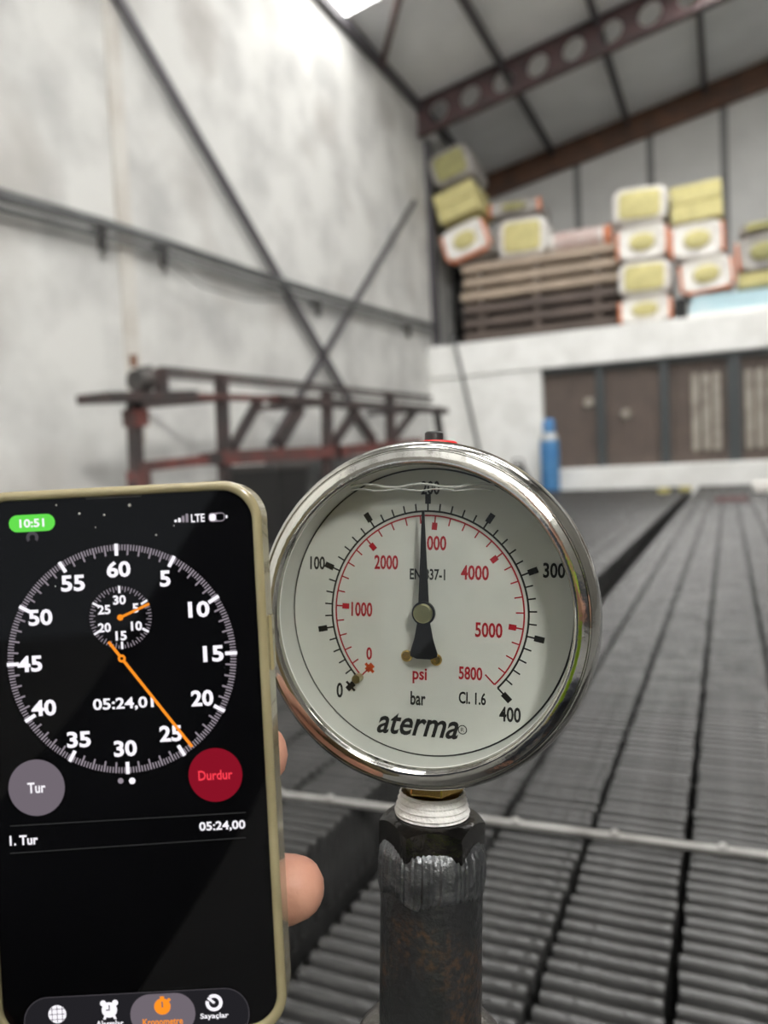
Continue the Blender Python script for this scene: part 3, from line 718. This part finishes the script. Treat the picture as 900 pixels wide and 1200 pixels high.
for k_n, p_, r_ in (('pelvis', (.27, -.42, .42), .12), ('waist', (.26, -.41, .58), .115), ('chest', (.24, -.33, .76), .125), ('collar', (.23, -.26, .90), .08), ('neck', (.225, -.22, .98), .055),
                    ('head0', (.22, -.19, 1.05), .075), ('head1', (.215, -.19, 1.14), .095), ('head2', (.21, -.20, 1.21), .07), ('lsh', (.04, -.25, .87), .06), ('rsh', (.41, -.26, .88), .06)):
    B[k_n] = (V(*p_) + OF, r_)
B['lel'] = (V(-.10, -.13, .60), .046); B['rel'] = (V(.53, -.04, .66), .046); B['rwr'] = (V(.24, -.09, .70), .028); B['rh'] = (V(.15, -.09, .715), .03)
for i, (dx, dz) in enumerate(((0, .03), (-.012, .012), (-.012, -.008), (-.005, -.026))):
    B['rf%da' % i] = (V(.10 + dx, -.075, .715 + dz), .011); B['rf%db' % i] = (V(.072 + dx, -.062, .713 + dz), .0095)
B['rt0'] = (V(.135, -.06, .745), .013); B['rt1'] = (V(.105, -.045, .757), .011)
for s, x in (('l', .14), ('r', .40)):
    B[s + 'hip'] = (V(x + (.03 if s == 'l' else -.03), -.46, .28), .09); B[s + 'kn'] = (V(x, -.08, .44), .062); B[s + 'an'] = (V(x, -.30, .09), .042); B[s + 'to'] = (V(x, -.14, .045), .035)
B['lwr'] = (cw(-.138, -.172, -.232), .026)
for k, pts in dict(
    i=[(-.097, -.090, -.2415, .0140), (-.066, -.077, -.238, .0118), (-.043, -.0735, -.2305, .0106), (-.0282, -.0710, -.2265, .0096)],
    m=[(-.096, -.110, -.2435, .0140), (-.060, -.116, -.239, .0122), (-.036, -.1140, -.2300, .0114), (-.0165, -.1100, -.2265, .0100)],
    r=[(-.101, -.128, -.2435, .0130), (-.072, -.136, -.239, .0110), (-.060, -.1365, -.234, .0100), (-.052, -.136, -.231, .0088)],
    p=[(-.108, -.145, -.2400, .0120), (-.088, -.153, -.237, .0095), (-.078, -.154, -.234, .0088), (-.070, -.154, -.231, .0078)]).items():
    for j, (x, y, z, r) in enumerate(pts): B['l%s%d' % (k, j)] = (cw(x, y, z), r)
for j, (x, y, z, r) in enumerate(((-.130, -.132, -.222, .0150), (-.121, -.104, -.211, .0125), (-.1165, -.086, -.203, .0105))): B['lt%d' % j] = (cw(x, y, z), r)
E_ = [('pelvis', 'waist'), ('waist', 'chest'), ('chest', 'collar'), ('collar', 'neck'), ('neck', 'head0'), ('head0', 'head1'), ('head1', 'head2'),
      ('collar', 'lsh'), ('lsh', 'lel'), ('lel', 'lwr'), ('collar', 'rsh'), ('rsh', 'rel'), ('rel', 'rwr'), ('rwr', 'rh'), ('rh', 'rt0'), ('rt0', 'rt1')]
for i in range(4): E_ += [('rh', 'rf%da' % i), ('rf%da' % i, 'rf%db' % i)]
for s in 'lr': E_ += [('pelvis', s + 'hip'), (s + 'hip', s + 'kn'), (s + 'kn', s + 'an'), (s + 'an', s + 'to')]
for k in 'imrp': E_ += [('lwr', 'l%s0' % k)] + [('l%s%d' % (k, j), 'l%s%d' % (k, j + 1)) for j in range(3)]
E_ += [('lwr', 'lt0'), ('lt0', 'lt1'), ('lt1', 'lt2')]
skinmesh('body', B, E_, 'pelvis', 'skin', pe)
mid = lambda a, b, t: B[a][0].lerp(B[b][0], t)
J = {k: (B[k][0], B[k][1] * f) for k, f in (('pelvis', 1.15), ('waist', 1.18), ('chest', 1.18), ('collar', 1.15), ('lsh', 1.3), ('lel', 1.45), ('rsh', 1.3), ('rel', 1.45))}
VS = {k: (B[k][0], B[k][1] * f) for k, f in (('pelvis', 1.3), ('waist', 1.42), ('chest', 1.42), ('collar', 1.35))}
VS['ls'] = (mid('collar', 'lsh', .7), .085); VS['rs'] = (mid('collar', 'rsh', .7), .085)
skinmesh('hi_vis_vest', VS, [('pelvis', 'waist'), ('waist', 'chest'), ('chest', 'collar'), ('collar', 'ls'), ('collar', 'rs')], 'pelvis', 'hivis', pe)
J['lcf'] = (mid('lel', 'lwr', .82), .042); J['rcf'] = (mid('rel', 'rwr', .85), .044)
skinmesh('dark_jacket', J, [('pelvis', 'waist'), ('waist', 'chest'), ('chest', 'collar'), ('collar', 'lsh'), ('lsh', 'lel'), ('lel', 'lcf'), ('collar', 'rsh'), ('rsh', 'rel'), ('rel', 'rcf')], 'pelvis', 'trouser', pe)
T = {k: (B[k][0], B[k][1] * f) for k, f in (('lhip', 1.2), ('rhip', 1.2), ('lkn', 1.25), ('rkn', 1.25), ('lan', 1.35), ('ran', 1.35))}
T['pel'] = ((B['lhip'][0] + B['rhip'][0]) / 2 + V(0, -.03, .05), .125)
skinmesh('work_trousers', T, [('pel', 'lhip'), ('lhip', 'lkn'), ('lkn', 'lan'), ('pel', 'rhip'), ('rhip', 'rkn'), ('rkn', 'ran')], 'pel', 'trouser', pe)
for s in 'lr':
    a, t_ = B[s + 'an'][0], B[s + 'to'][0]
    G().tube([a + V(0, -.05, -.045), a + V(0, -.02, -.035), t_ + V(0, 0, -.002), t_ + V(0, .06, -.008), t_ + V(0, .085, -.015)], [.035, .05, .045, .04, .02], 14).build('shoe', 'shoe', pe, True)
h1 = B['head1'][0]
g = G(); g.lathe([(.103 * math.sin(t * PI / 20), .115 * math.cos(t * PI / 20)) for t in range(0, 10)], 24, 'z', h1 + V(0, -.012, .0)); g.build('hair', 'hair', pe, True)
fy = h1 + V(0, .08, 0)
G().tube([fy + V(0, -.005, .01), fy + V(0, .022, -.02), fy + V(0, .004, -.03)], [.008, .013, .008], 10).build('nose', 'skin', pe, True)
for sx in (-.033, .033):
    G().lathe([(.012 * math.sin(t * PI / 8), .009 * math.cos(t * PI / 8)) for t in range(9)], 12, 'z', fy + V(sx, -.008, .008)).build('eye', 'black', pe, True)
    G().tube([h1 + V(sx * 2.75, 0, .02), h1 + V(sx * 2.9, -.01, -.005), h1 + V(sx * 2.7, 0, -.03)], [.01, .018, .009], 10).build('ear', 'skin', pe, True)
G().tube([fy + V(-.025, -.018, -.055), fy + V(0, -.01, -.056), fy + V(.025, -.018, -.055)], [.003, .006, .003], 8).build('mouth', 'nail', pe, True)

# ================================================================== LEFT WALL FITTINGS
t = thing('cable_tray', (XW, 9, 3), 'grey conduit run bracketed along the plaster wall', 'conduit')
pts = [onX(x, y, XW + .12) for x, y in ((-140, 190), (0, 236), (130, 271), (200, 293), (300, 326), (390, 353), (510, 386))]
for dz, r, nm in ((.035, .035, 'pipe'), (-.05, .022, 'pipe'), (.085, .02, 'pipe')):
    G().tube([p + V(0, 0, dz) for p in pts], r, 8).build(nm, 'tray', t, True)
for x, y in ((118, 287), (190, 306), (-40, 240), (372, 366), (478, 392)):
    q = onX(x, y, XW + .1); G().bar(q + V(-.12, 0, .14), q + V(.06, 0, .1), .05, .05).bar(q + V(.02, 0, .16), q + V(.02, 0, -.05), .05, .06).build('bracket', 'darksteel', t)
sag = [onX(x, y, XW + .14) for x, y in ((190, 300), (235, 335), (290, 352), (340, 352), (392, 356))]
G().tube(sag, .009, 6).build('hanging_wire', 'tray', t, True)
def brace(pxs, label, X=XW + .09, r=.045):
    p = [onX(x, y, X) for x, y in pxs]
    g = G().bar(p[0], p[1], r * 2, .05, (1, 0, 0)); o = g.build('wall_brace', 'purlin'); tag(o, label, 'brace', 'diagonal braces on the left wall'); return o
brace(((105, -60), (440, 522)), 'long dark diagonal brace rod falling rightwards across the plaster wall', r=.055)
brace(((486, 236), (318, 520)), 'shorter dark brace rod rising rightwards to the corner column', r=.04)
o = G().tube([onY(531, 392, Y1 - .2), onY(560, 520, Y1 - .2), onY(575, 590, Y1 - .2)], .03, 8).build('leaning_pole', 'tray', smooth=True); tag(o, 'thin grey pole leaning against the white lower wall', 'pole')

# pipe rack standing before the left wall
XK = XW + 1.0
k_ = thing('storage_rack', (XK, 7.5, 0), 'rusty red and dark steel rack standing along the left wall', 'rack')
def K(px, py, dx=0.): return onX(px, py, XK) + V(dx, 0, 0)
def kbar(a, b, w, h, m, nm, dx=0.): return G().bar(K(*a, dx), K(*b, dx), h, w, (1, 0, 0)).build(nm, m, k_)
kbar((108, 467), (215, 464), .3, .07, 'rackdark', 'arm'); kbar((205, 464), (330, 468), .12, .05, 'rackred', 'rail'); kbar((320, 468), (522, 482), .12, .09, 'rackdark', 'rail')
kbar((188, 433), (505, 466), .04, .05, 'rackdark', 'top_rail'); kbar((188, 441), (505, 472), .04, .025, 'rackdark', 'top_rail', .03)
kbar((160, 548), (245, 538), .09, .08, 'rackred', 'lower_beam'); kbar((240, 538), (256, 537), .10, .11, 'rackdark', 'lower_beam'); kbar((256, 537), (395, 529), .12, .13, 'rackred', 'lower_beam'); kbar((390, 530), (490, 519), .12, .13, 'rackred', 'lower_beam')
for a, b, w, m in (((157, 468), (163, 640), .09, 'rackdark'), ((188, 432), (190, 464), .09, 'rackdark'), ((259, 440), (266, 620), .11, 'rackdark'), ((383, 458), (385, 600), .14, 'rackdark'), ((457, 463), (459, 590), .16, 'rackdark'), ((511, 478), (524, 560), .18, 'darksteel')):
    kbar(a, b, .08, w, m, 'post')
for a, b, w in (((303, 470), (273, 524), .09), ((352, 477), (326, 520), .15), ((415, 484), (392, 518), .12), ((487, 480), (462, 512), .10), ((415, 484), (438, 516), .13)):
    kbar(a, b, .06, w, 'rackdark', 'diagonal')
kbar((158, 480), (160, 500), .12, .16, 'rackred', 'joint_plate'); kbar((162, 552), (164, 575), .12, .14, 'rackred', 'joint_plate')
for p in ((262, 466), (385, 472), (500, 480)):
    q = K(*p); G().bar(q, (XW, q.y, q.z), .06, .06).build('wall_arm', 'rackdark', k_)
# clutter on and under the rack
t = thing('winch_motor', K(167, 448), 'small dark motor with a brown cap on the rack end', 'motor')
q = K(168, 446); G().lathe([(0, -.09), (.075, -.09), (.085, -.06), (.085, .05), (.06, .08), (0, .08)], 16, 'y', q).build('housing', 'darksteel', t, True)
q2 = K(157, 430); G().tube([q2, q2 + V(0, 0, .09)], .03, 10).build('cap', 'brownbeam', t, True)
q2 = K(166, 434); G().bar(q2, q2 + V(0, .08, .02), .08, .05).build('bracket', 'darksteel', t)
q2 = K(160, 446); G().lathe([(.05, -.02), (.085, -.02), (.085, .02), (.05, .02)], 16, 'x' if 0 else 'y', q2, closed=True).build('pulley', 'darksteel', t, True)
for i, (px, py, w, h, d, lb) in enumerate(((318, 585, .5, .55, .5, 'black bin standing under the rack beside the gauge'), (285, 590, .55, .4, .5, 'dark low crate under the red rack beam beside the phone corner'))):
    q = onX(px, py, XK + .45 - .95 * i); t = thing('bin', (q.x, q.y, 0), lb, 'bin'); h0 = q.z + h / 2
    G().add([(q.x + sx * w / 2 * f, q.y + sy * d / 2 * f, z) for z, f in ((0, .85), (h0, 1)) for sx, sy in ((-1, -1), (1, -1), (1, 1), (-1, 1))],
            [(3, 2, 1, 0), (4, 5, 6, 7), (0, 1, 5, 4), (1, 2, 6, 5), (2, 3, 7, 6), (3, 0, 4, 7)]).build('body', 'black' if i == 0 else 'darksteel', t, bevel=.02)
    G().lo((q.x - w / 2 - .02, q.y - d / 2 - .02, h0 - .02), (q.x + w / 2 + .02, q.y + d / 2 + .02, h0 + .03)).build('rim', 'darksteel', t, bevel=.01)
q = onX(430, 548, XW + .35)
for k in range(3):
    o = G().lo((XW + .02 + .25 * k, q.y - 2.2, 0), (XW + .2 + .25 * k, q.y + 1.6, .95 - .12 * k)).build('steel_sheet', 'tray', bevel=.01)
    tag(o, ('tallest grey sheet pack stacked against the plaster wall behind the rack', 'middle grey sheet pack behind the rack', 'lowest grey sheet pack nearest the rack')[k], 'sheet pack', 'grey sheet packs behind the rack')

# ================================================================== MEZZANINE LOAD
ZM = 3.0
# timber stack
lab = ('topmost', 'second', 'third', 'fourth', 'fifth', 'lowest'); zt = 4.08
Ys = Y1 + .45; xL, xR = onY(541, 330, Ys).x, onY(722, 330, Ys).x
zs = [ZM + .10 + i * .255 for i in range(6)][::-1]
for i, z in enumerate(zs):
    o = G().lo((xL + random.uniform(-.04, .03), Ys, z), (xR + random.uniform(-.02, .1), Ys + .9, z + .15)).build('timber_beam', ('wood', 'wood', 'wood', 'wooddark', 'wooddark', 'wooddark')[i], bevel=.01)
    tag(o, '%s long timber of the stack on the mezzanine' % lab[i], 'timber', 'timbers stacked on the mezzanine')
    for q, f in enumerate((.12, .5, .88)):
        x = xL + (xR - xL) * f
        s = G().lo((x - .06, Ys + .05, z - .094), (x + .06, Ys + .85, z)).build('spacer', 'wooddark', o)
# dark tarpaulin drawn as a thin folded black surface behind the leaning bales
q0, q1 = onY(500, 215, Y1 + .6), onY(538, 392, Y1 + .6)
g = G(); vs = []
for i in range(9):
    for j in range(7):
        p = onY(497 + 6 * i + j * 4.6, 200 + j * 34, Y1 + 1.6); vs.append((max(XW + .06, p.x), p.y + .07 * math.sin(i * 1.6 + j * .4), max(ZM, p.z)))
g.add(vs, [(i * 7 + j, (i + 1) * 7 + j, (i + 1) * 7 + j + 1, i * 7 + j + 1) for i in range(8) for j in range(6)])
o = g.build('sheeting', 'black', smooth=True); sd = o.modifiers.new('t', 'SOLIDIFY'); sd.thickness = .02
tag(o, 'dark tarpaulin hanging in the corner beside the timber stack', 'sheeting')

# glass wool bales seen end on
def bale(px0, py0, px1, py1, kind, label, rot=0., Y=Y1 + .25, ln=1.1, dull=False):
    a, b = onY((px0 + px1) / 2, py1, Y), onY((px0 + px1) / 2, py0, Y)
    l, r = onY(px0, (py0 + py1) / 2, Y), onY(px1, (py0 + py1) / 2, Y)
    k_s = .83 if abs(rot) > .2 else .98; w, h = (r.x - l.x) * k_s, (b.z - a.z) * (k_s - .01); c = V((l.x + r.x) / 2, Y, (a.z + b.z) / 2)
    mw = Matrix.Translation(c) @ Matrix.Rotation(rot, 4, 'Y') @ Matrix.Rotation(0, 4, 'X')
    t = thing('glass_wool_bale', c, label, 'insulation bale', 'glass wool bales on the mezzanine', mw=mw)
    bag, wool = ('bagdull', 'wooldark') if dull else ('bag', 'wool')
    def sup(k, n=32, e=.42): return [(w / 2 * k * math.copysign(abs(math.cos(2 * PI * i / n)) ** e, math.cos(2 * PI * i / n)), h / 2 * k * math.copysign(abs(math.sin(2 * PI * i / n)) ** e, math.sin(2 * PI * i / n))) for i in range(n)]
    def rings(g, ps, e=.42):
        n = 32; vs = []
        for k, y in ps: vs += [(x, y, z) for x, z in sup(k, n, e)]
        fs = [(j * n + i, j * n + (i + 1) % n, (j + 1) * n + (i + 1) % n, (j + 1) * n + i) for j in range(len(ps) - 1) for i in range(n)]
        fs += [tuple(range(n))[::-1], tuple(range((len(ps) - 1) * n, len(ps) * n))]
        g.add(vs, [f[::-1] for f in fs]); return g
    if kind == 'c':
        for zz_ in (-.25, .25):
            G().box((0, ln / 2, h * zz_), (w, ln, h * .485)).build('wool_slab', wool, t, False, True, bevel=.02)
        return t
    rings(G(), [(.62, .03), (.86, .0), (.97, .04), (1., .12), (1., ln - .1), (.9, ln)]).build('wrap', bag, t, True, True)
    if kind == 'a':
        rings(G(), [(.55, -.05), (.72, -.03), (.78, .04)], .30).build('wool_face', wool, t, True, True)
    else:
        g = G(); rings(g, [(.30, -.045), (.44, -.03), (.52, .03)], .9); g.build('wool_face', wool, t, True, True)
        for sx in (-1, 1): G().box((sx * w * .487, .10, -h * .02), (w * .06, .16, h * .80)).build('printed_band', 'orange', t, False, True, bevel=.015)
        if kind == 'd': G().box((0, .10, -h * .475), (w * .85, .16, h * .09)).build('printed_band', 'orange', t, False, True, bevel=.015)
    return t
bale(498, 168, 556, 218, 'a', 'dull greenish bale at the top of the leaning corner stack', -.27, dull=True)
bale(505, 214, 563, 258, 'c', 'bare yellow wool slabs in the middle of the leaning corner stack', -.25)
bale(513, 256, 575, 305, 'd', 'orange edged bale at the foot of the leaning corner stack', -.27)
bale(582, 253, 641, 301.5, 'a', 'single white wrapped bale lying on the left end of the timbers', .03, Y=Y1 + .5)
bale(572, 232, 632, 251, 'e', 'flat dull bale with orange band on top of the white bale', .02, Y=Y1 + .7, dull=True)
bale(716, 217, 783, 262, 'a', 'topmost bale of the four high column right of the timbers', .04)
bale(722, 262, 783, 304, 'e', 'second bale from the top in the four high column', .0)
bale(723, 304, 787, 346, 'a', 'third bale from the top in the four high column', .02)
bale(725, 346, 787, 378, 'e', 'lowest bale of the four high column right of the timbers', .0)
bale(785, 213, 847, 258, 'c', 'bare yellow slabs on top of the right hand bale column', -.04)
bale(785, 258, 849, 302, 'e', 'orange sided bale below the bare yellow slabs', -.03)
bale(796, 300, 860, 341, 'd', 'orange bordered bale with round opening above the blue boards', -.08, Y=Y1 + .22)
bale(863, 272, 928, 315, 'e', 'dull bale lying rightmost beside the orange bordered bale', -.1, dull=True, Y=Y1 + .3)
bale(864, 317, 935, 333, 'c', 'thin yellow slabs below the rightmost dull bale', -.02, Y=Y1 + .32)
bale(866, 257, 925, 270, 'f' if 0 else 'a', 'flat reddish wrapped pack on top of the rightmost bale', -.06, Y=Y1 + .45, dull=True)
# plain black block filling the gap between the columns
o = G().lo((onY(790, 360, Y1 + .4).x, Y1 + .4, ZM), (onY(804, 360, Y1 + .4).x, Y1 + .9, onY(800, 349, Y1 + .4).z)).build('dark_block', 'gasket', bevel=.01); tag(o, 'narrow black block between the bale column and the blue boards', 'crate')
# pale blue boards
xa, xb = onY(806, 350, Y1 + .3).x, onY(906, 350, Y1 + .3).x + 1.4
zt = onY(850, 344, Y1 + .3).z
for k in range(4):
    z0 = ZM + (zt - ZM) * k / 4
    o = G().lo((xa + .02 * k, Y1 + .25, z0 + .004), (xb, Y1 + 1.3, ZM + (zt - ZM) * (k + 1) / 4)).build('foam_board', 'white' if k == 0 else 'paleblue', bevel=.01)
    tag(o, '%s of the four pale foam boards stacked on the mezzanine edge' % ('lowest, whitest', 'second lowest', 'third', 'topmost, bluest')[k], 'foam board', 'foam boards on the mezzanine')
# long wrapped roll on the timbers
za = onY(680, 273, Y1 + .5)
t = thing('wrapped_roll', za, 'long white wrapped roll with faded red print lying on the timbers', 'insulation roll')
xa, xb = onY(641, 276, Y1 + .5).x, onY(718, 270, Y1 + .5).x; zc_ = zs[0] + .15 + .19
G().tube([(xa, Y1 + .7, zc_), (xa + .04, Y1 + .7, zc_), (xb - .04, Y1 + .7, zc_), (xb, Y1 + .7, zc_)], [.15, .19, .19, .15], 20).build('wrap', 'bag', t, True)
G().tube([(xa + .12, Y1 + .7, zc_), (xb - .22, Y1 + .7, zc_)], .1935, 20, False).build('printed_band', 'pinkred', t, True)
G().tube([(xb - .16, Y1 + .7, zc_), (xb - .02, Y1 + .7, zc_)], .1945, 20, False).build('end_band', 'orange', t, True)

# ================================================================== FAR END OF THE BED
cx = onY(644, 530, 13.35)
t = thing('gas_cylinder', (cx.x, 13.35, 0), 'blue gas cylinder with grey shoulder standing by the gate', 'gas cylinder')
zt = onY(643, 491, 13.35).z; R_ = .16
zsld = onY(643, 512, 13.35).z
G().lathe([(0, 0), (R_ * .95, 0), (R_, .04), (R_, zsld - .10), (R_ * .98, zsld - .06)], 28, 'z', (cx.x, 13.35, 0)).build('body', 'bluepaint', t, True)
G().lathe([(R_ * .98, zsld - .06), (R_ * .85, zsld + .02), (R_ * .6, zsld + .07), (.07, zsld + .09)], 28, 'z', (cx.x, 13.35, 0)).build('shoulder', 'bluegrey', t, True)
G().lathe([(.10, zsld + .06), (.105, zsld + .10), (.10, zt - .04), (.07, zt), (0, zt)], 24, 'z', (cx.x, 13.35, 0)).build('valve_cap', 'bluepaint', t, True)
q = onY(607, 545, 13.3)
t = thing('tool_bag', (q.x, 13.3, 0), 'small dark tool bag at the foot of the white wall left of the cylinder', 'bag')
G().lathe([(.02, .0), (.24, .0), (.26, .3), (.20, .50), (.12, q.z - .03), (.0, q.z + .04)], 18, 'z', (q.x, 13.3, 0)).build('body', 'darksteel', t, True)
G().tube([(q.x - .12, 13.3, q.z - .08), (q.x - .07, 13.3, q.z + .1), (q.x + .07, 13.3, q.z + .1), (q.x + .12, 13.3, q.z - .08)], .02, 8).build('handle', 'black', t, True)
def onbed(px, py): return onZ(px, py, BT + .05)
for (px, py, lb) in ((778, 573, 'left one of the two yellow caps at the far end of the slats'), (803, 571, 'right one of the two yellow caps at the far end of the slats')):
    q = onbed(px, py); t = thing('yellow_cap', (q.x, q.y, BT), lb, 'cap', 'yellow caps at the far end of the slats')
    G().lathe([(.04, 0), (.08, .0), (.08, .05), (.065, .065), (.04, .065)], 18, 'z', (q.x, q.y, BT), closed=True).build('ring', 'yellow', t, True)
    G().lathe([(.0, .03), (.041, .03)], 18, 'z', (q.x, q.y, BT)).build('insert', 'bag', t, True)
q = onbed(857, 581); g = G()
vs = [(q.x + (i / 8 - .5) * .34, q.y + (j / 6 - .5) * .5, BT + .012 + .03 * abs(math.sin(i * 1.7 + j)) * (0 < i < 8) * (0 < j < 6)) for i in range(9) for j in range(7)]
g.add(vs, [(i * 7 + j, (i + 1) * 7 + j, (i + 1) * 7 + j + 1, i * 7 + j + 1) for i in range(8) for j in range(6)])
o = g.build('cloth_rag', 'redbrown', smooth=True); sd = o.modifiers.new('t', 'SOLIDIFY'); sd.thickness = .01; tag(o, 'reddish brown rag lying on the slats near the gate', 'rag')
q = onbed(900, 573); o = G().prism(rrect(q.x - .16, BT + .002, q.x + .2, BT + .14, .05, 5), q.y - .2, q.y + .2).build('white_sack', 'bag', smooth=True, bevel=.03); tag(o, 'small white sack on the slats at the right picture edge', 'sack')

for o in bpy.data.objects:
    if '_w' in o: del o['_w']
